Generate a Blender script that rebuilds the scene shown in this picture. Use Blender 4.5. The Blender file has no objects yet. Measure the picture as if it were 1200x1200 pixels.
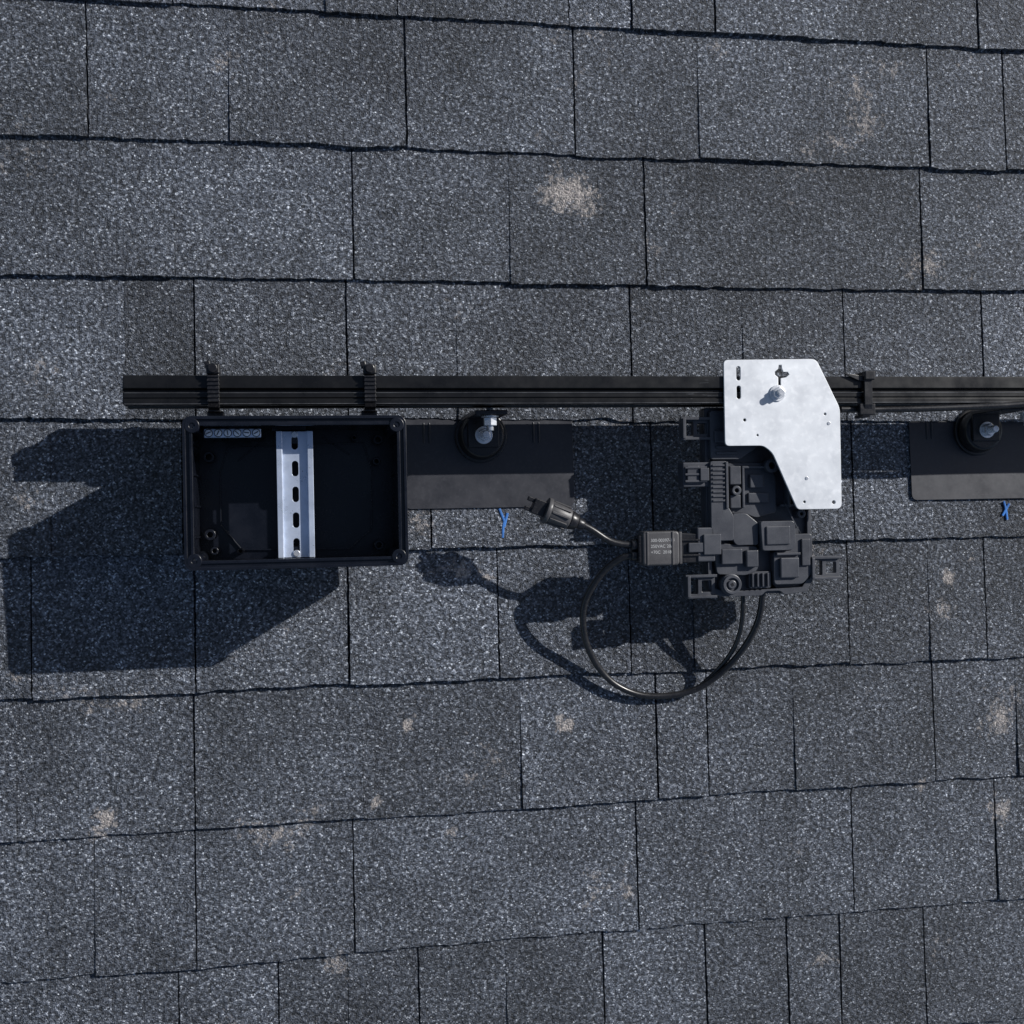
import bpy, bmesh, math, random
from mathutils import Vector, Matrix, noise
random.seed(7)
S=0.001
scene=bpy.context.scene
COL=bpy.context.collection

# ------------------------------------------------------------ materials
def newmat(name):
    m=bpy.data.materials.new(name); m.use_nodes=True
    nt=m.node_tree; b=nt.nodes["Principled BSDF"]
    return m,nt,b
def N(nt,t,**kw):
    n=nt.nodes.new(t)
    for k,v in kw.items(): setattr(n,k,v)
    return n
def plain(name,col,rough=0.5,metal=0.0,nscale=300,nstr=0.15,colvar=0.25,dust=0.0,dustcol=(0.25,0.24,0.23),bumpd=0.0002,spec=0.5):
    m,nt,b=newmat(name)
    tc=N(nt,'ShaderNodeTexCoord')
    n1=N(nt,'ShaderNodeTexNoise'); n1.inputs['Scale'].default_value=nscale; n1.inputs['Detail'].default_value=3
    n2=N(nt,'ShaderNodeTexNoise'); n2.inputs['Scale'].default_value=35; n2.inputs['Detail'].default_value=4; n2.inputs['Roughness'].default_value=0.65
    nt.links.new(tc.outputs['Object'],n1.inputs['Vector']); nt.links.new(tc.outputs['Object'],n2.inputs['Vector'])
    mr=N(nt,'ShaderNodeMapRange'); mr.inputs[1].default_value=0.3; mr.inputs[2].default_value=0.7
    mr.inputs[3].default_value=1-colvar; mr.inputs[4].default_value=1+colvar
    nt.links.new(n2.outputs['Fac'],mr.inputs[0])
    mul=N(nt,'ShaderNodeVectorMath',operation='SCALE'); mul.inputs[0].default_value=col
    nt.links.new(mr.outputs[0],mul.inputs['Scale'])
    mix=N(nt,'ShaderNodeMix',data_type='RGBA'); 
    mr2=N(nt,'ShaderNodeMapRange'); mr2.inputs[1].default_value=0.52; mr2.inputs[2].default_value=0.75; mr2.inputs[3].default_value=0; mr2.inputs[4].default_value=dust
    nt.links.new(n1.outputs['Fac'],mr2.inputs[0])
    nt.links.new(mr2.outputs[0],mix.inputs[0]); nt.links.new(mul.outputs[0],mix.inputs[6]); mix.inputs[7].default_value=(*dustcol,1)
    nt.links.new(mix.outputs[2],b.inputs['Base Color'])
    b.inputs['Metallic'].default_value=metal
    b.inputs['Specular IOR Level'].default_value=spec
    mr3=N(nt,'ShaderNodeMapRange'); mr3.inputs[1].default_value=0.3; mr3.inputs[2].default_value=0.7; mr3.inputs[3].default_value=max(0.05,rough-0.08); mr3.inputs[4].default_value=min(1,rough+0.08)
    nt.links.new(n2.outputs['Fac'],mr3.inputs[0]); nt.links.new(mr3.outputs[0],b.inputs['Roughness'])
    bp=N(nt,'ShaderNodeBump'); bp.inputs['Strength'].default_value=nstr; bp.inputs['Distance'].default_value=bumpd
    nt.links.new(n1.outputs['Fac'],bp.inputs['Height']); nt.links.new(bp.outputs[0],b.inputs['Normal'])
    return m

M_rail=plain("black_anodized_aluminum",(0.0065,0.0066,0.0072),0.33,0.0,400,0.06,0.2,0.04,(0.06,0.06,0.065),spec=0.4)
M_edge=plain("anodized_glint_and_scratch",(0.075,0.077,0.084),0.35,0.3,500,0.1,0.5,0.5,(0.02,0.02,0.022))  # lighter tone: sun glint painted along the rail edges, also the scratches
M_black=plain("black_plastic",(0.009,0.009,0.011),0.31,0,500,0.2,0.3,0.08)
M_boxp=plain("enclosure_plastic",(0.0045,0.0058,0.0105),0.28,0,900,0.15,0.3,0.08,(0.045,0.052,0.065),spec=0.5)
M_inv=plain("inverter_polymer",(0.050,0.053,0.063),0.38,0,1200,0.3,0.2,0.2,(0.16,0.16,0.18))
M_conn=plain("connector_plastic",(0.062,0.060,0.063),0.42,0,700,0.25,0.2,0.2,(0.17,0.17,0.17))
M_cable=plain("cable_jacket",(0.012,0.012,0.014),0.31,0,500,0.15,0.2,0.1)
M_flash=plain("painted_flashing",(0.026,0.027,0.034),0.44,0.0,260,0.15,0.2,0.3,(0.06,0.06,0.072))
M_alu=plain("bare_aluminum_plate",(0.64,0.66,0.69),0.45,0.3,160,0.12,0.06,0.45,(0.85,0.86,0.88))
M_zinc=plain("zinc_plated_steel",(0.62,0.69,0.82),0.32,0.6,300,0.1,0.10,0.2,(0.8,0.82,0.85))
M_bar=plain("nickel_plated_brass",(0.78,0.82,0.88),0.4,0.1,300,0.1,0.10,0.2,(0.8,0.82,0.85))
M_steel=plain("stainless_steel",(0.74,0.75,0.77),0.28,0.75,300,0.1,0.12)
M_print=plain("printed_label_ink",(0.45,0.45,0.45),0.6,0,900,0.0,0.2)
M_chalk=plain("blue_chalk",(0.04,0.17,0.5),0.9,0,1500,0.6,0.4,1.0,(0.07,0.09,0.13))

def shingle_material():
    m,nt,b=newmat("asphalt_shingle_granules")
    L=nt.links.new
    tc=N(nt,'ShaderNodeTexCoord'); geo=tc.outputs['Object']
    at=N(nt,'ShaderNodeAttribute'); at.attribute_name="tone"
    st=N(nt,'ShaderNodeAttribute'); st.attribute_name="deposit"
    mc=N(nt,'ShaderNodeAttribute'); mc.attribute_name="weather"
    def vor(s):
        v=N(nt,'ShaderNodeTexVoronoi'); v.voronoi_dimensions='2D'; v.inputs['Scale'].default_value=s; L(geo,v.inputs['Vector']); return v
    def noi(s,d,r=0.5,dist=0):
        v=N(nt,'ShaderNodeTexNoise'); v.noise_dimensions='2D'; v.inputs['Scale'].default_value=s; v.inputs['Detail'].default_value=d; v.inputs['Roughness'].default_value=r
        v.inputs['Distortion'].default_value=dist; L(geo,v.inputs['Vector']); return v
    def MR(src,a,b_,c,d):
        n=N(nt,'ShaderNodeMapRange'); n.inputs[1].default_value=a; n.inputs[2].default_value=b_; n.inputs[3].default_value=c; n.inputs[4].default_value=d; L(src,n.inputs[0]); return n.outputs[0]
    def MA(op,x,y,clamp=False):
        n=N(nt,'ShaderNodeMath',operation=op); n.use_clamp=clamp
        for i,k in enumerate((x,y)):
            if isinstance(k,(int,float)): n.inputs[i].default_value=k
            else: L(k,n.inputs[i])
        return n.outputs[0]
    vo=vor(640); vo2=vor(300)
    sep=N(nt,'ShaderNodeSeparateColor'); L(vo.outputs['Color'],sep.inputs[0])
    sep2=N(nt,'ShaderNodeSeparateColor'); L(vo2.outputs['Color'],sep2.inputs[0])
    cr=N(nt,'ShaderNodeValToRGB'); e=cr.color_ramp.elements
    e[0].position=0; e[0].color=(0.018,0.021,0.027,1)
    e[1].position=1; e[1].color=(0.40,0.425,0.47,1)
    for p,c in ((0.25,(0.034,0.039,0.050)),(0.6,(0.068,0.077,0.096)),(0.86,(0.118,0.130,0.157)),(0.95,(0.20,0.217,0.252))):
        x=e.new(p); x.color=(*c,1)
    L(sep.outputs[0],cr.inputs[0])
    nz=noi(230,2)
    f=MA('MULTIPLY',MR(nz.outputs['Fac'],.32,.68,.52,1.5),mc.outputs['Fac'])
    f=MA('MULTIPLY',f,MR(at.outputs['Fac'],0,1,.74,1.32))
    sc=N(nt,'ShaderNodeVectorMath',operation='SCALE'); L(cr.outputs[0],sc.inputs[0]); L(f,sc.inputs['Scale'])
    nd=noi(95,4,.7)
    br=MA('ADD',MA('MULTIPLY',sep2.outputs[1],0.5),MR(nd.outputs['Fac'],.35,.65,0,.5))
    mm=MR(MA('SUBTRACT',st.outputs['Fac'],MA('MULTIPLY',br,0.66)),0.0,0.4,0,0.88)
    mix=N(nt,'ShaderNodeMix',data_type='RGBA'); L(mm,mix.inputs[0]); L(sc.outputs[0],mix.inputs[6])
    dc=N(nt,'ShaderNodeValToRGB'); dc.color_ramp.elements[0].color=(0.15,0.135,0.13,1); dc.color_ramp.elements[1].color=(0.54,0.49,0.46,1); L(sep.outputs[2],dc.inputs[0])
    L(dc.outputs[0],mix.inputs[7])
    L(mix.outputs[2],b.inputs['Base Color'])
    b.inputs['Roughness'].default_value=0.72; b.inputs['Specular IOR Level'].default_value=0.4
    inv=MA('SUBTRACT',1.0,vo.outputs['Distance'])
    h=MA('ADD',inv,MA('MULTIPLY',sep.outputs[1],1.0)); h=MA('ADD',h,MA('MULTIPLY',nz.outputs['Fac'],2.6))
    bp=N(nt,'ShaderNodeBump'); bp.inputs['Strength'].default_value=0.85; bp.inputs['Distance'].default_value=0.0011
    L(h,bp.inputs['Height']); L(bp.outputs[0],b.inputs['Normal'])
    return m
M_sh=shingle_material()

# ------------------------------------------------------------ helpers (millimetres)
def link(o,parent=None,mat=None):
    COL.objects.link(o)
    if mat: o.data.materials.append(mat)
    if parent: o.parent=parent
    return o
def empty(name,loc=(0,0,0)):
    e=bpy.data.objects.new(name,None); e.empty_display_size=0.02
    COL.objects.link(e); return e
def bevelmod(o,w,seg=2,ang=35):
    if w>0:
        m=o.modifiers.new("bevel",'BEVEL'); m.width=w*S; m.segments=seg; m.limit_method='ANGLE'; m.angle_limit=math.radians(ang)
def box(name,x0,x1,y0,y1,z0,z1,mat,parent=None,bev=0.6,rot=0):
    x0,x1=min(x0,x1),max(x0,x1); y0,y1=min(y0,y1),max(y0,y1)
    bm=bmesh.new(); bmesh.ops.create_cube(bm,size=1)
    for v in bm.verts: v.co=Vector((v.co.x*(x1-x0),v.co.y*(y1-y0),v.co.z*(z1-z0)))*S
    if rot: bmesh.ops.rotate(bm,verts=bm.verts,cent=(0,0,0),matrix=Matrix.Rotation(math.radians(rot),3,'Z'))
    bmesh.ops.translate(bm,verts=bm.verts,vec=Vector(((x0+x1)/2,(y0+y1)/2,(z0+z1)/2))*S)
    me=bpy.data.meshes.new(name); bm.to_mesh(me); bm.free()
    o=link(bpy.data.objects.new(name,me),parent,mat); bevelmod(o,bev); return o
def cyl(name,c,r,h,mat,parent=None,seg=32,axis='Z',bev=0.4,r2=None):
    bm=bmesh.new(); bmesh.ops.create_cone(bm,cap_ends=True,segments=seg,radius1=r*S,radius2=(r if r2 is None else r2)*S,depth=h*S)
    bmesh.ops.translate(bm,verts=bm.verts,vec=(0,0,h*S/2))
    if axis=='Y': bmesh.ops.rotate(bm,verts=bm.verts,cent=(0,0,0),matrix=Matrix.Rotation(math.radians(-90),3,'X'))
    if axis=='X': bmesh.ops.rotate(bm,verts=bm.verts,cent=(0,0,0),matrix=Matrix.Rotation(math.radians(90),3,'Y'))
    bmesh.ops.translate(bm,verts=bm.verts,vec=Vector(c)*S)
    me=bpy.data.meshes.new(name); bm.to_mesh(me); bm.free()
    o=link(bpy.data.objects.new(name,me),parent,mat); bevelmod(o,bev)
    if seg>12:
        for p in me.polygons:
            p.use_smooth=len(p.vertices)==4
    return o
def flat(name,outer,holes,z0,z1,mat,parent=None,bev=0.3):
    cu=bpy.data.curves.new(name,'CURVE'); cu.dimensions='2D'; cu.fill_mode='BOTH'
    cu.extrude=max(0.00001,(z1-z0)/2*S-bev*S); cu.bevel_depth=bev*S; cu.bevel_resolution=2; cu.offset=-bev*S
    for pts in [outer]+list(holes):
        sp=cu.splines.new('POLY'); sp.points.add(len(pts)-1)
        for i,p in enumerate(pts): sp.points[i].co=(p[0]*S,p[1]*S,0,1)
        sp.use_cyclic_u=True
    t=bpy.data.objects.new("tmp",cu); COL.objects.link(t)
    bpy.context.view_layer.update()
    me=bpy.data.meshes.new_from_object(t.evaluated_get(bpy.context.evaluated_depsgraph_get()))
    bpy.data.objects.remove(t); me.name=name
    me.transform(Matrix.Translation((0,0,(z0+z1)/2*S)))
    me.materials.clear()
    return link(bpy.data.objects.new(name,me),parent,mat)
def rr(x0,x1,y0,y1,r,n=6):
    pts=[]
    for cx,cy,a0 in ((x1-r,y1-r,0),(x0+r,y1-r,90),(x0+r,y0+r,180),(x1-r,y0+r,270)):
        for i in range(n+1):
            a=math.radians(a0+90*i/n); pts.append((cx+r*math.cos(a),cy+r*math.sin(a)))
    return pts
def circ(cx,cy,r,n=24): return [(cx+r*math.cos(2*math.pi*i/n),cy+r*math.sin(2*math.pi*i/n)) for i in range(n)]
def slot(cx,cy,w,l,vert=True): 
    return rr(cx-w/2,cx+w/2,cy-l/2,cy+l/2,w/2-0.01) if vert else rr(cx-l/2,cx+l/2,cy-w/2,cy+w/2,w/2-0.01)
def roundpoly(pts,radii,n=5):
    out=[]
    k=len(pts)
    for i in range(k):
        p=Vector(pts[i]); a=Vector(pts[i-1]); c=Vector(pts[(i+1)%k]); r=radii[i]
        if r<=0: out.append(tuple(p)); continue
        pa=p+(a-p).normalized()*r; pc=p+(c-p).normalized()*r
        for j in range(n+1):
            t=j/n; q=pa*(1-t)**2+p*2*t*(1-t)+pc*t*t; out.append(tuple(q))
    return out
def tube(name,pts,r,mat,parent=None,res=8):
    cu=bpy.data.curves.new(name,'CURVE'); cu.dimensions='3D'; cu.bevel_depth=r*S; cu.bevel_resolution=res; cu.use_fill_caps=True
    sp=cu.splines.new('NURBS'); sp.points.add(len(pts)-1)
    for i,p in enumerate(pts): sp.points[i].co=(p[0]*S,p[1]*S,p[2]*S,1)
    sp.order_u=4; sp.use_endpoint_u=True; sp.resolution_u=14
    t=bpy.data.objects.new("tmp",cu); COL.objects.link(t); bpy.context.view_layer.update()
    me=bpy.data.meshes.new_from_object(t.evaluated_get(bpy.context.evaluated_depsgraph_get()))
    bpy.data.objects.remove(t); me.name=name
    for p in me.polygons: p.use_smooth=True
    me.materials.clear()
    return link(bpy.data.objects.new(name,me),parent,mat)
def catmull(pts,n=8):
    out=[]; P=[Vector(p) for p in pts]; P=[2*P[0]-P[1]]+P+[2*P[-1]-P[-2]]
    for i in range(1,len(P)-2):
        for j in range(n):
            t=j/n
            out.append(0.5*((2*P[i])+(-P[i-1]+P[i+1])*t+(2*P[i-1]-5*P[i]+4*P[i+1]-P[i+2])*t*t+(-P[i-1]+3*P[i]-3*P[i+1]+P[i+2])*t**3))
    out.append(P[-2]); return out
def extrude_x(name,prof,x0,x1,mat,parent=None,bev=0.3):
    bm=bmesh.new(); A=[];B=[]
    for (y,z) in prof:
        A.append(bm.verts.new((x0*S,y*S,z*S))); B.append(bm.verts.new((x1*S,y*S,z*S)))
    k=len(prof)
    for i in range(k):
        j=(i+1)%k; bm.faces.new((A[i],A[j],B[j],B[i]))
    bm.faces.new(A[::-1]); bm.faces.new(B)
    bmesh.ops.recalc_face_normals(bm,faces=bm.faces)
    me=bpy.data.meshes.new(name); bm.to_mesh(me); bm.free()
    o=link(bpy.data.objects.new(name,me),parent,mat); bevelmod(o,bev,2,30); return o

# ------------------------------------------------------------ shingle roof
# natural bird-lime / dried-mud deposits on the roof: x, y, radius x, radius y, strength
DEP=[(69,352,32,22,.95),(90,335,18,10,.7),(-432,-310,12,12,1.1),(-440,-325,9,6,.8),(519,-88,8,9,1.1),(510,-125,17,14,.6),(545,-60,14,8,.5),(58,-240,9,8,1.15),(50,-232,7,5,1),(-121,-224,7,8,1.1),(-155,-310,8,8,1.15),
     (-60,-60,26,12,.7),(-30,-72,12,8,.8),(581,-254,16,30,.75),(600,-225,10,16,.6),(-518,-156,22,12,.5),(579,-365,14,18,.75),(161,294,20,10,.45),(-90,-66,12,8,.6),(330,-250,16,8,.5),
     (-300,480,20,14,.6),(250,520,14,18,.5),(-200,-480,14,14,.7),(350,-520,24,12,.5),(-70,-350,6,6,.8),(480,-330,7,7,.7),(430,-215,20,10,.4),(-240,-400,10,6,.6),(120,-430,7,7,.9),(560,300,14,10,.4),(-480,360,18,10,.4)]
def deposit(x,y):
    if abs(x)>700 or abs(y)>700: return 0.0
    dx=noise.noise(Vector((x*.045,y*.045,1)))*9+noise.noise(Vector((x*.12,y*.12,4)))*5
    dy=noise.noise(Vector((x*.045,y*.045,7)))*9+noise.noise(Vector((x*.12,y*.12,9)))*5
    v=0
    for (a,b,rx,ry,s) in DEP:
        d=math.hypot((x+dx-a)/rx,(y+dy-b)/ry)
        if d<1.6: v=max(v,s*(1-d/1.6))
    w=noise.fractal(Vector((x*.006,y*.009,20)),0.7,2.2,5)
    return max(v,min(.45,max(0,(w-.34)*.9)))
def weather(x,y):
    a=noise.fractal(Vector((x*.004,y*.004,2)),0.8,2.1,4); c=noise.noise(Vector((x*.03,y*.02,11)))
    return max(.5,min(1.6,1.0+a*.38+c*.24))
def build_roof():
    verts=[];faces=[];tones=[]
    base_edges=[(251,0.0),(101.5,-0.0095),(-38,-0.003),(-181.5,-0.001),(-325,0.004)]
    up=[(251+143.5*k,random.uniform(-.002,.002)) for k in range(1,18)]
    dn=[(-325-143.5*k,random.uniform(-.002,.002)) for k in range(1,17)]
    rows=up[::-1]+base_edges+dn
    known={251:[(-353,'s'),(-168,'g'),(3,'s'),(122,'s'),(157,'g'),(219,'s'),(492,'g')],
      101.5:[(-405,'s'),(-335,'g'),(-269,'s'),(-177,'g'),(-58,'s'),(-30,'s'),(138,'g'),(270,'s'),(393,'g'),(568,'g')],
      -38:[(-481,'s'),(-350,'g'),(-240,'s'),(-90,'g'),(159,'g'),(230,'s'),(400,'g'),(499,'s')],
      -181.5:[(-502,'g'),(-340,'g'),(-181,'g'),(-18,'g'),(131,'g'),(205,'s'),(392,'g'),(493,'s'),(565,'g')],
      -325:[(-519,'s'),(-343,'g'),(-168,'s'),(5,'s'),(159,'g'),(219,'g'),(323,'s'),(496,'g'),(603,'s')],
      -468.5:[(-445,'s'),(-344,'g'),(-180,'g'),(134,'g'),(392,'g'),(573,'g')]}
    for ri,(yb,sl) in enumerate(rows):
        if ri==0: yt=yb+143; slt=0
        else: yt,slt=rows[ri-1]
        ks=known.get(yb,None)
        joints=[]
        if ks is None:
            x=-3000+random.uniform(0,100)
            while x<3000:
                joints.append((x,random.choice('ggs'))); x+=random.choice((70,105,130,160,185))*random.uniform(.9,1.1)
        else:
            x=-620
            L=[]
            while x>-3000: L.append((x,random.choice('ggs'))); x-=random.uniform(70,190)
            R=[];x=660
            while x<3000: R.append((x,random.choice('ggs'))); x+=random.uniform(70,190)
            joints=L[::-1]+ks+R
        raised=False
        for i in range(len(joints)-1):
            xa,ja=joints[i]; xb,jb=joints[i+1]
            if ja=='g': raised=random.random()<0.5
            else: raised=not raised
            gap=random.uniform(0.6,1.7)
            ga=gap if ja=='g' else 0.12; gb=0.9 if jb=='g' else 0.12
            lift=(1.8 if raised else 0.0)+random.uniform(-.3,.3)
            tone=min(1,max(0,random.gauss(0.58 if raised else 0.42,0.24)))
            near=abs((xa+xb)/2)<800 and abs(yb)<800
            step=5 if near else 60
            nx=max(2,int((xb-xa)/step)); ny=max(2,int((yt-yb)/(step*1.2)))
            la=random.uniform(-.9,.9); lb=random.uniform(-.9,.9)
            yoff=random.uniform(-1.3,1.3)
            v0=len(verts)
            def P(ix,iy):
                fx=ix/nx; fy=iy/ny
                x=(xa+ga+la*(fy-.5))*(1-fx)+(xb-gb+lb*(fy-.5))*fx
                y0=yb+sl*x+yoff; y1=yt+slt*x+7
                y=y0*(1-fy)+y1*fy
                if iy==0: y+=noise.noise(Vector((x*.02,yb,9)))*1.7+noise.noise(Vector((x*.06,yb,0)))*1.3+noise.noise(Vector((x*.4,yb,5)))*0.9+random.uniform(-.45,.45)
                if ix in (0,nx): x+=noise.noise(Vector((y*.15,xa if ix==0 else xb,3)))*0.9+random.uniform(-.2,.2)
                z=(4.8+lift)*(1-fy)+0.2*fy
                z+=noise.noise(Vector((x*.012,y*.012,i+ri)))*1.0*(1-fy)
                if iy==0: z-=0.3
                return (x*S,y*S,z*S)
            for iy in range(ny+1):
                for ix in range(nx+1): verts.append(P(ix,iy))
            idx=lambda ix,iy:v0+iy*(nx+1)+ix
            for iy in range(ny):
                for ix in range(nx):
                    faces.append((idx(ix,iy),idx(ix+1,iy),idx(ix+1,iy+1),idx(ix,iy+1))); tones.append(tone)
            border=[idx(0,iy) for iy in range(ny,0,-1)]+[idx(ix,0) for ix in range(nx+1)]+[idx(nx,iy) for iy in range(1,ny+1)]
            b0=len(verts)
            for k in border:
                c=verts[k]; verts.append((c[0],c[1],-0.002))
            for k in range(len(border)-1):
                faces.append((border[k+1],border[k],b0+k,b0+k+1)); tones.append(-0.9)
    v0=len(verts); verts+= [(-3.0,-2.6,-0.0015),(3.0,-2.6,-0.0015),(3.0,2.8,-0.0015),(-3.0,2.8,-0.0015)]
    faces.append((v0,v0+1,v0+2,v0+3)); tones.append(-0.9)
    me=bpy.data.meshes.new("shingle_roof"); me.from_pydata(verts,[],faces)
    a=me.attributes.new("tone",'FLOAT','FACE'); a.data.foreach_set("value",tones)
    a=me.attributes.new("deposit",'FLOAT','POINT'); a.data.foreach_set("value",[deposit(v[0]*1000,v[1]*1000) for v in verts])
    a=me.attributes.new("weather",'FLOAT','POINT'); a.data.foreach_set("value",[weather(v[0]*1000,v[1]*1000) for v in verts])
    o=bpy.data.objects.new("shingle_roof",me); link(o,None,M_sh)
    return o
build_roof()

# ------------------------------------------------------------ rail
rail=empty("mounting_rail")
prof=[(139,92),(138.2,98),(126,98),(125.2,96.2),(124.2,93.5),(122.4,93.5),(121.8,97),(116.8,97),(116.2,95.8),(115.2,95.8),(114.8,97.2),(110.4,97.2),(109.6,95),(109.6,84),(112,82),(112,72),(109,70),(109,60),(139,60),(139,70),(136,72),(136,84),(139,86)]
extrude_x("rail_profile",prof,-394,1500,M_rail,rail,0.4)
for yy in (121.3,110.6): extrude_x("edge_glint_ridge",[(yy-.4,97),(yy-.4,97.6),(yy+.4,97.6),(yy+.4,97)],-393.5,1499,M_edge,rail,0.1)  # added ridges, their lighter colour stands in for edges catching the sun
box("end_cap_web",-395.2,-394.2,111,136,62,94,M_black,rail,0.3)
for k in range(9):
    x=random.uniform(160,205); y=random.choice((random.uniform(127,137),random.uniform(111,120)))
    box("scratch",x,x+random.uniform(3,14),y,y+.35,96,98.1 if y>125 else 97.1,M_edge,rail,0,random.uniform(-8,8))

# ------------------------------------------------------------ flashings + mounts
def flashing(name,x0,x1):
    e=empty(name)
    sheet=roundpoly([(x0,104),(x0,5),(x1,5),(x1,104)],[0,7,7,0])
    flat("plate",sheet,[],-0.5,0.5,M_flash,e,0.25)
    for xx in (x0+22,x0+22+6,x1-44,x1-38):
        tube("emboss",[(xx,76,-0.2),(xx,82,0.9),(xx,92,0.9),(xx,98,-0.2)],1.3,M_flash,e,4)
    # lower edge rests on the shingle, upper edge is tucked under the course above
    piv=Vector((0,104*S,0)); R=Matrix.Rotation(math.radians(-2.4),4,'X').inverted() if False else Matrix.Rotation(math.radians(-2.4),4,'X')
    for c in e.children: c.matrix_local=Matrix.Translation(piv+Vector((0,0,2.4*S)))@R@Matrix.Translation(-piv)
    return e
flashing("roof_flashing",-118,69)
flashing("roof_flashing",472,668)
def mount(cx,cy,hx,hy):
    e=empty("rail_mount")
    cyl("base_flange",(cx,cy,3.0),28.5,6,M_black,e,64,bev=1.2)
    cyl("base_dome",(cx,cy,9),26,14.5,M_black,e,64,bev=2.5,r2=23)
    box("foot_plate",cx-17,cx+17,cy-13,cy+22,23,27,M_black,e,1)
    box("upright",cx-17,cx+17,cy+17.5,cy+22,25,84,M_black,e,1)
    cyl("washer",(cx,cy,27),9.5,1.6,M_steel,e,32,bev=0.3)
    cyl("hex_nut",(cx,cy,28.7),7.2,7,M_steel,e,6,bev=0.7)
    cyl("stud",(cx,cy,35),3.8,11,M_steel,e,24,bev=0.6)
    for k in range(6): cyl("thread",(cx,cy,36.3+k*1.6),4.15,0.7,M_steel,e,20,bev=0.2)
    cyl("flange_washer",(hx,hy-1.2,72),9,1.6,M_steel,e,32,'Y',0.3)
    cyl("side_nut",(hx,hy-10,72),7.6,8.6,M_steel,e,6,'Y',0.7)
    cyl("side_bolt",(hx,hy-15,72),3.8,24,M_steel,e,24,'Y',0.5)
    return e
mount(-34,83,-34,99.5); mount(556,85,578,101)

# ------------------------------------------------------------ clamps holding the box on the rail
def clamp(cx,tilt=0):
    e=empty("strap_clamp")
    w=5.5
    outer=[(145,66),(145,96),(142,101.6),(137,103),(112,103),(107,101),(104.5,96),(104.5,70)]
    inner=[(106.5,70),(106.5,95),(108.5,99),(112,100.4),(137,100.4),(140.5,99),(142.6,95),(142.6,66)]
    extrude_x("strap",outer+inner,cx-w,cx+w,M_black,e,0.4)
    for y in range(112,139,4):
        box("rib",cx-w-0.4,cx+w+0.4,y,y+1.8,102.4,104.6,M_black,e,0.4)
    for z in range(74,96,4):
        box("side_rib",cx-w-0.3,cx+w+0.3,103.2,105.2,z,z+1.8,M_black,e,0.4)
    box("head",cx-6.5,cx+6.5,139,149,92,105,M_black,e,1.5)
    cyl("screw_head",(cx,144.5,105),4.6,3.2,M_black,e,20,bev=0.8)
    box("tail",cx-8.5,cx-3,146,153,92,95,M_black,e,0.8,12)
    box("saddle",cx-8,cx+8,93,105,70,80,M_black,e,1)
    return e
clamp(-309.5); clamp(-158.5)

# ------------------------------------------------------------ junction box
jb=empty("junction_box")
X0,X1,Y0,Y1=-335,-127.5,-49,94.5
ZB=46; ZF=53
flat("floor",rr(X0+4,X1-4,Y0+4,Y1-4,6),[],ZB,ZF,M_boxp,jb,0.5)
flat("wall",rr(X0+2.5,X1-2.5,Y0+2.5,Y1-2.5,7),[rr(X0+7,X1-7,Y0+7,Y1-7,4)],ZB+1,144,M_boxp,jb,0.4)
flat("rim_base",rr(X0,X1,Y0,Y1,8),[rr(X0+9,X1-9,Y0+9,Y1-9,3)],140,147,M_boxp,jb,0.5)
flat("rim_outer",rr(X0,X1,Y0,Y1,8),[rr(X0+3,X1-3,Y0+3,Y1-3,6)],146.5,150,M_boxp,jb,0.5)
flat("rim_inner",rr(X0+6,X1-6,Y0+6,Y1-6,4),[rr(X0+9,X1-9,Y0+9,Y1-9,3)],146.5,149.3,M_boxp,jb,0.5)
for sx,cx in ((1,X0+9),(-1,X1-9)):
    for sy,cy in ((1,Y0+9),(-1,Y1-9)):
        flat("corner_boss",circ(cx,cy,6.8),[circ(cx,cy,2.6)],ZF-1,150.4,M_boxp,jb,0.5)
        cyl("insert",(cx,cy,130),2.7,14,M_steel,jb,16,bev=0)
for (cx,cy,r) in ((-317,60,5.5),(-317,-17,5.5),(-313,-33,4),(-150,76,5),(-151,-31,5),(-152,54,4),(-174,78,3),(-288,-34,3)):
    flat("floor_boss",circ(cx,cy,r),[circ(cx,cy,r*0.5)],ZF-.5,ZF+26,M_boxp,jb,0.5)
def rib(a,b,name="floor_rib"):
    a=Vector(a);b=Vector(b);d=(b-a); L=d.length
    o=box(name,-L/2,L/2,-.7,.7,ZF-.5,ZF+3,M_boxp,jb,0.25)
    o.location=((a.x+b.x)/2*S,(a.y+b.y)/2*S,0); o.rotation_euler=(0,0,math.atan2(d.y,d.x))
for a,b in (((-300,70),(-164,74)),((-164,74),(-155,45)),((-155,45),(-157,-15)),((-157,-15),(-180,-35)),((-180,-35),(-288,-33)),((-288,-33),(-308,-8)),((-308,-8),(-308,45)),((-308,45),(-300,70)),((-205,80),(-178,62)),((-262,80),(-290,57))):
    rib(a,b)
for k in range(4):
    box("wall_rib",X0+6.5,X0+8.7,70-k*30,72-k*30,ZF,138,M_boxp,jb,0.4)
    box("wall_rib",X1-8.7,X1-6.5,70-k*30,72-k*30,ZF,138,M_boxp,jb,0.4)
box("cable_gland_block",-255,-222,83,88,90,112,M_boxp,jb,1)
box("rail_standoff",-247,-219,-38,-30,ZF-.5,113.4,M_boxp,jb,1)
box("rail_standoff",-247,-219,70,79,ZF-.5,113.4,M_boxp,jb,1)
box("hanger_tab",-316,-303,93,99,72,80,M_boxp,jb,1); box("hanger_tab",-165,-152,93,99,72,80,M_boxp,jb,1)

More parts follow.
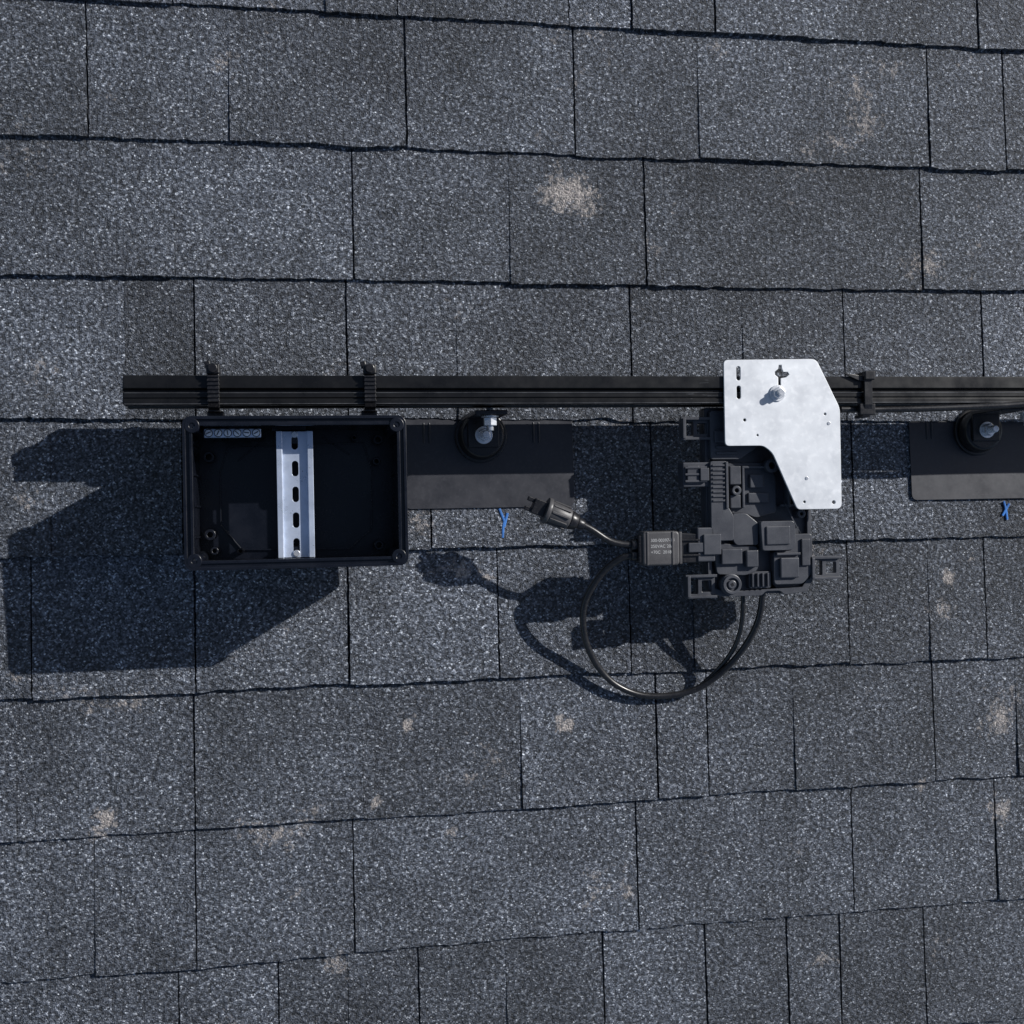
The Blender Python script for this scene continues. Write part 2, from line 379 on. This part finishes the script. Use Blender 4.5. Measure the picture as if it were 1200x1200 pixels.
# ------------------------------------------------------------ DIN rail
din=empty("din_rail")
DX0,DX1,DY0,DY1=-250.3,-215.5,-40,82
flat("web",[(DX0+5,DY0),(DX1-5,DY0),(DX1-5,DY1),(DX0+5,DY1)],[slot((DX0+DX1)/2,DY1-11-25*k,6.2,15 if k else 13) for k in range(5)],113.6,114.8,M_zinc,din,0.15)
for s,xe in ((1,DX0),(-1,DX1)):
    xa,xb=sorted((xe,xe+5.2*s)); box("flange",xa,xb,DY0,DY1,120,121.1,M_zinc,din,0.3)
    xa,xb=sorted((xe+4.6*s,xe+5.7*s)); box("side",xa,xb,DY0,DY1,113.7,120.6,M_zinc,din,0.3)
for yy in (DY1-3,DY0+4): 
    cyl("screw",((DX0+DX1)/2,yy,114.8),3.2,2,M_steel,din,24,bev=0.5)

# ------------------------------------------------------------ grounding terminal bar
gb=empty("grounding_terminal_bar")
box("bar",-317,-264,75.5,84.0,124,131,M_zinc,gb,0.8)
for k in range(6):
    x=-312.5+k*8.8
    cyl("screw_collar",(x,79.8,131),3.9,0.6,M_black,gb,20,bev=0.1)
    cyl("screw",(x,79.8,131.6),3.2,2.2,M_bar,gb,20,bev=0.6)
    box("screw_slot",x-2.4,x+2.4,79.4,80.2,133.6,134.1,M_black,gb,0,rot=25+k*37)
for x in (-308,-273): box("bar_support",x-4,x+4,76,85,ZF-.5,124.3,M_boxp,gb,0.5)

# ------------------------------------------------------------ microinverter
inv=empty("microinverter")
def IV(a,b): return (194+a*0.957, 100-b*0.897)
def ib(name,a0,b0,a1,b1,z0,z1,bev=1.0,rot=0,mat=None):
    x0,y0=IV(a0,b0); x1,y1=IV(a1,b1); return box(name,x0,x1,y0,y1,z0,z1,mat or M_inv,inv,bev,rot)
def ic(name,a,b,r,z0,z1,hole=0,mat=None):
    x,y=IV(a,b); 
    if hole: return flat(name,circ(x,y,r*.93),[circ(x,y,hole*.93)],z0,z1,mat or M_inv,inv,0.5)
    return cyl(name,(x,y,z0),r*.93,z1-z0,mat or M_inv,inv,28,bev=0.8)
def ip(name,pts,z0,z1,rad=2.5,holes=(),bev=0.7):
    P=[IV(*p) for p in pts]; return flat(name,roundpoly(P,[rad]*len(P)),holes,z0,z1,M_inv,inv,bev)
out=[(2,-8),(128,-8),(128,110),(126,112),(126,175),(129,178),(127,200),(119,214),(92,217),(88,212),(70,212),(66,217),(20,217),(6,212),(3,200)]
ip("base_tray",out,60,72,3)
ip("tray_lip",out,72,78,3,[[IV(*p) for p in [(7,-3),(123,-3),(123,108),(121,110),(121,196),(114,208),(24,211),(9,206),(8,200)]]],0.6)
ip("top_shoulder",[(6,-4),(60,-4),(60,40),(40,54),(6,54)],71,85,3)
ib("shoulder_step",10,20,40,34,85,87.5); ib("shoulder_rib",12,38,36,41,85,87,.5); ib("shoulder_rib",12,45,36,48,85,87,.5)
ip("left_housing",[(4,56),(24,56),(24,110),(30,120),(30,150),(4,150)],71,88,3)
for k in range(9): ib("cooling_rib",6,60+k*5.2,20,62.2+k*5.2,87.5,89.6,.4)
ib("housing_ridge",21,57,24,112,87,90.5,.6)
ip("mid_deck",[(24,58),(72,58),(84,74),(84,118),(60,124),(46,118),(30,118)],71,79,4)
ib("deck_pocket_wall",42,64,45,112,78,85,.8); ib("deck_pocket_wall",42,62,76,65,78,85,.8)
ib("deck_block",27,62,40,84,78,87); ib("deck_block",28,96,40,112,78,85)
ib("deck_chip",52,72,68,88,78,83.5); ib("deck_chip",50,94,74,106,78,82.5)
ic("screw_post",34,91,5.5,78,89,2.5); ic("screw_post",76,62,8,76,89,4); ic("screw_post",112,120,5,71,84,2)
ib("rib_right",96,60,99,112,71,84,.7); ib("rib_right",108,60,111,112,71,83,.7); ib("rib_right",88,108,122,111,71,83,.7)
ip("step_wall",[(30,118),(46,118),(60,130),(60,156),(34,156),(30,150)],71,85,3)
ip("relay_housing",[(60,128),(99,128),(101,132),(101,158),(96,163),(62,163)],71,91,3)
ib("relay_cap",66,134,94,156,91,93,1)
ip("right_housing",[(99,144),(124,144),(124,190),(112,204),(78,204),(78,164),(99,164)],71,84,4)
ib("right_cap",84,172,106,196,84,88.5,1.2); ib("right_cap_rib",110,150,120,182,84,87,.8)
ib("right_groove_rib",80,166,108,169,84,88,.6)
ip("lower_left",[(8,152),(60,158),(60,186),(46,192),(12,190)],71,82,4)
ib("lower_block",16,160,40,178,82,87); ib("lower_block",44,162,58,182,82,89,1.2)
ip("drain_channel",[(50,188),(76,188),(76,208),(50,208)],71,80,3)
for k in range(4): ib("lower_rib",52+k*6,190,54+k*6,206,79.5,84,.4)
ic("corner_post",27,202,12,71,86); ic("corner_ring",27,202,11,85,89,7.5); ic("corner_screw",27,202,5,86,88.5)
ib("hex",25,200,29,204,88,88.6,.2,30,M_black)
def ear(a0,b0,a1,b1):
    x0,y0=IV(a0,b0); x1,y1=IV(a1,b1); xa,xb=sorted((x0,x1)); ya,yb=sorted((y0,y1))
    w=xb-xa
    flat("ear",rr(xa,xb,ya,yb,2),[rr(xa+4,xa+w*.42,ya+4,yb-4,1.2),rr(xa+w*.55,xb-4,ya+6,yb-6,1.2)],72,80,M_inv,inv,.5)
    box("ear_rib",xa-1,xb+1,yb-2.6,yb+0.4,79,84,M_inv,inv,.5); box("ear_rib",xa-1,xb+1,ya-0.4,ya+2.4,79,84,M_inv,inv,.5)
    box("ear_post",xa,xa+3.5,ya+1,yb-1,78,87,M_inv,inv,.6)
ear(-26,4,8,30); ear(-24,190,10,217); ear(122,172,158,199)
ib("socket",-26,57,6,86,66,84,1.2); ib("socket_step",-22,61,-8,82,83.5,87,.8)
for k in range(3): ib("socket_rib",-25,62+k*8,0,64.5+k*8,86,88.5,.4)
ib("socket_latch",-8,64,2,79,86,90,.6)
ib("port",-12,134,8,174,66,88,1.2); ib("port_latch",-6,142,14,166,87.5,91,.8)

# ------------------------------------------------------------ silver bracket
br=empty("mounting_bracket")
outer=roundpoly([(210,155),(313,156.5),(339,104),(339,-3),(289,-3),(262,58),(252,65),(210,65)],[5,6,5,6,4,6,4,5])
holes=[slot(226,141,4.6,15),slot(226,121,4.6,14),[(271,150),(270.5,146),(266.5,143),(266.5,139.5),(270,137),(270,127),(273,127),(273,136),(279,137),(282.5,140),(281,142.5),(276,142.5),(274.5,146),(274,150)],circ(232,92,1.6),circ(330,4,2.0),circ(297,5,1.4),circ(322,98,1.4),circ(246,76,1.2)]
flat("plate",outer,holes,98.6,101.2,M_alu,br,0.35)
cyl("flange",(268.5,120,101.2),8.6,1.6,M_steel,br,32,bev=.4)
cyl("hex_nut",(268.5,120,102.8),6.6,5.5,M_steel,br,6,bev=.7)
cyl("stud",(268.5,120,108),3.6,6,M_steel,br,20,bev=.6)
for x,y in ((300,30),(326,88)): cyl("rivet",(x,y,101.2),1.8,0.6,M_steel,br,16,bev=.2)

# ------------------------------------------------------------ connectors and cable
cc=empty("cable_connector")
flat("body",rr(122,162,-59,-23,4),[],68,90,M_conn,cc,2)
for k in (0,5): box("grip_rib",126+k*5.5,128.2+k*5.5,-58.5,-23.5,66.5,91,M_conn,cc,.6)
box("collar",118,124,-56,-27,70,88,M_black,cc,1.2)
cyl("gland",(112,-37,79),6.5,8,M_black,cc,28,'X',1); cyl("gland",(112,-48,79),5.5,8,M_black,cc,28,'X',1)
flat("plug",roundpoly([(162,-25),(188,-27),(198,-30),(198,-56),(188,-57),(162,-57)],[1]*6),[],69,86,M_black,cc,1)
box("plug_rib",165,185,-34,-32,85.5,88.5,M_black,cc,.4); box("plug_rib",165,185,-50,-48,85.5,88.5,M_black,cc,.4)
box("plug_latch",172,197,-46,-36,85.5,90,M_inv,cc,.8); box("plug_stop",162,165,-58,-24,67,89,M_conn,cc,.6)
for i,t in enumerate(("300-00397-14","250VAC 20A","+70C  2018")):
    cu=bpy.data.curves.new("t",'FONT'); cu.body=t; cu.size=4.6*S; cu.extrude=0.0001
    tmp=bpy.data.objects.new("t",cu); COL.objects.link(tmp); bpy.context.view_layer.update()
    me=bpy.data.meshes.new_from_object(tmp.evaluated_get(bpy.context.evaluated_depsgraph_get())); bpy.data.objects.remove(tmp)
    me.materials.clear(); o=link(bpy.data.objects.new("printed_text",me),cc,M_print); o.location=(130.5*S,(-34-i*6.2)*S,0.09012); 

fp=empty("cable_connector")
cyl("sleeve",(12,0,0),12.5,24,M_conn,fp,28,'X',1.5,11)
cyl("ring",(8,0,0),14,5,M_conn,fp,28,'X',1)
for k in range(10):
    a=k*36; o=box("grip",14,33,-1.2,1.2,11.2,13.2,M_conn,fp,.5); o.rotation_euler=(math.radians(a),0,0)
cyl("nut",(36,0,0),10.5,9,M_black,fp,28,'X',1.2,8)
cyl("strain_relief",(45,0,0),6.5,8,M_black,fp,24,'X',1,5)
box("plug_nose",-6,9,-8,8,-6,6,M_black,fp,1); box("prong",-13,-5,-7.5,-3,-3,3,M_black,fp,.8); box("prong",-13,-5,3,7.5,-3,3,M_black,fp,.8)
fp.location=(13*S,4.5*S,80*S); fp.rotation_euler=(0,0,math.radians(-22))
ca=empty("power_cable")
tube("lead",[(60,-14.5,80),(72,-20,80),(84,-31,79),(98,-36,79),(114,-37,79)],3.5,M_cable,ca)
loop=[(116,-48,79),(104,-50,76),(90,-60,68),(77,-78,58),(68.5,-100,48),(69,-125,38),(77,-150,26),(92,-175,17),(112,-194,13),(140,-206,11),(172,-208,11),(200,-203,14),(224,-188,22),(243,-166,34),(255,-142,48),(261,-120,58),(262,-98,66),(262,-85,68)]
tube("loop",catmull(loop,5),3.5,M_cable,ca)
lo2=[(206,-202,10),(226,-182,18),(239,-158,34),(243,-135,48),(242,-112,60),(240,-90,66)]
tube("return_strand",catmull(lo2,5),2.6,M_cable,ca)

tc_=empty("trunk_cable")
tube("jacket",catmull([(345,104,90),(380,103.5,90),(430,104,92),(480,105,95),(530,106.5,99),(575,109,103),(640,112,104),(900,113,104),(1400,113,104)],6),3.6,M_cable,tc_)

# ------------------------------------------------------------ rail clip
cl=empty("cable_clip")
o_=[(143,76),(143,98),(140,102.5),(108,102.5),(97,99),(95,92),(95,78)]
i_=[(98,78),(98,91),(101,96),(109,99.3),(139,99.3),(141,97),(141,76)]
extrude_x("band",o_+i_,367,376,M_black,cl,.5)
box("lock_head",366,378,134,143.5,98,106,M_black,cl,1.2)
flat("pointed_tail",[(341,142.5),(368,138),(368,133),(360,134)],[],99.5,101.5,M_black,cl,.4)
box("cable_saddle",362,380,97,109,94,101,M_black,cl,1)

# ------------------------------------------------------------ blue chalk strokes on the shingles
ch=empty("chalk_mark")
for pts in ([(-15,4,5.0),(-12,-4,5.2),(-10,-9,5.4),(-9,-12,5.4)],[(-9,-9,5.4),(-12,-16,5.6),(-11,-21,5.8),(-12,-28,6)],[(-6,-1,5.2),(-8,-8,5.3),(-9,-12,5.4),(-10,-16,5.6)]):
    tube("stroke",pts,1.5,M_chalk,ch,3)
ch2=empty("chalk_mark")
for pts in ([(590,2,5.0),(593,-8,5.2),(593,-12,5.3),(594,-20,5.5)],[(597,-1,5),(593,-7,5.2),(592,-9,5.3),(588,-15,5.4)]):
    tube("stroke",pts,1.5,M_chalk,ch2,3)
for e in (ch,ch2):
    for c in e.children:
        c.scale=(1,1,0.5); c.location=(0,0,0.0028)

# ------------------------------------------------------------ camera
th=math.radians(10); rho=math.radians(1.07); D0=1.291
fw=Vector((math.sin(th),0,-math.cos(th))); r0=Vector((math.cos(th),0,math.sin(th))); u0=Vector((0,1,0))
r=r0*math.cos(rho)-u0*math.sin(rho); u=u0*math.cos(rho)+r0*math.sin(rho)
cam=bpy.data.cameras.new("camera"); cam.sensor_width=36; cam.lens=36*1375/1200; cam.clip_start=0.01; cam.clip_end=200
co=bpy.data.objects.new("camera",cam); COL.objects.link(co)
M=Matrix((r,u,-fw)).transposed().to_4x4(); M.translation=-D0*fw; co.matrix_world=M
scene.camera=co

# ------------------------------------------------------------ light
dirv=Vector((-197,-112,-150)).normalized()
sl=bpy.data.lights.new("sun",'SUN'); sl.energy=4.9; sl.angle=math.radians(0.5); sl.color=(1.0,0.98,0.95)
so=bpy.data.objects.new("sun",sl); COL.objects.link(so); so.rotation_euler=dirv.to_track_quat('-Z','Y').to_euler(); so.location=(2,1.2,1.6)
w=bpy.data.worlds.new("World"); scene.world=w; w.use_nodes=True
nt=w.node_tree; bg=nt.nodes["Background"]; sky=nt.nodes.new('ShaderNodeTexSky'); sky.sky_type='NISHITA'; sky.sun_disc=False
sky.sun_elevation=math.asin(-dirv.z); sky.sun_rotation=math.atan2(-dirv.x,-dirv.y)
nt.links.new(sky.outputs[0],bg.inputs[0]); bg.inputs[1].default_value=0.075
scene.view_settings.view_transform='Standard'; scene.view_settings.look='None'; scene.view_settings.exposure=0
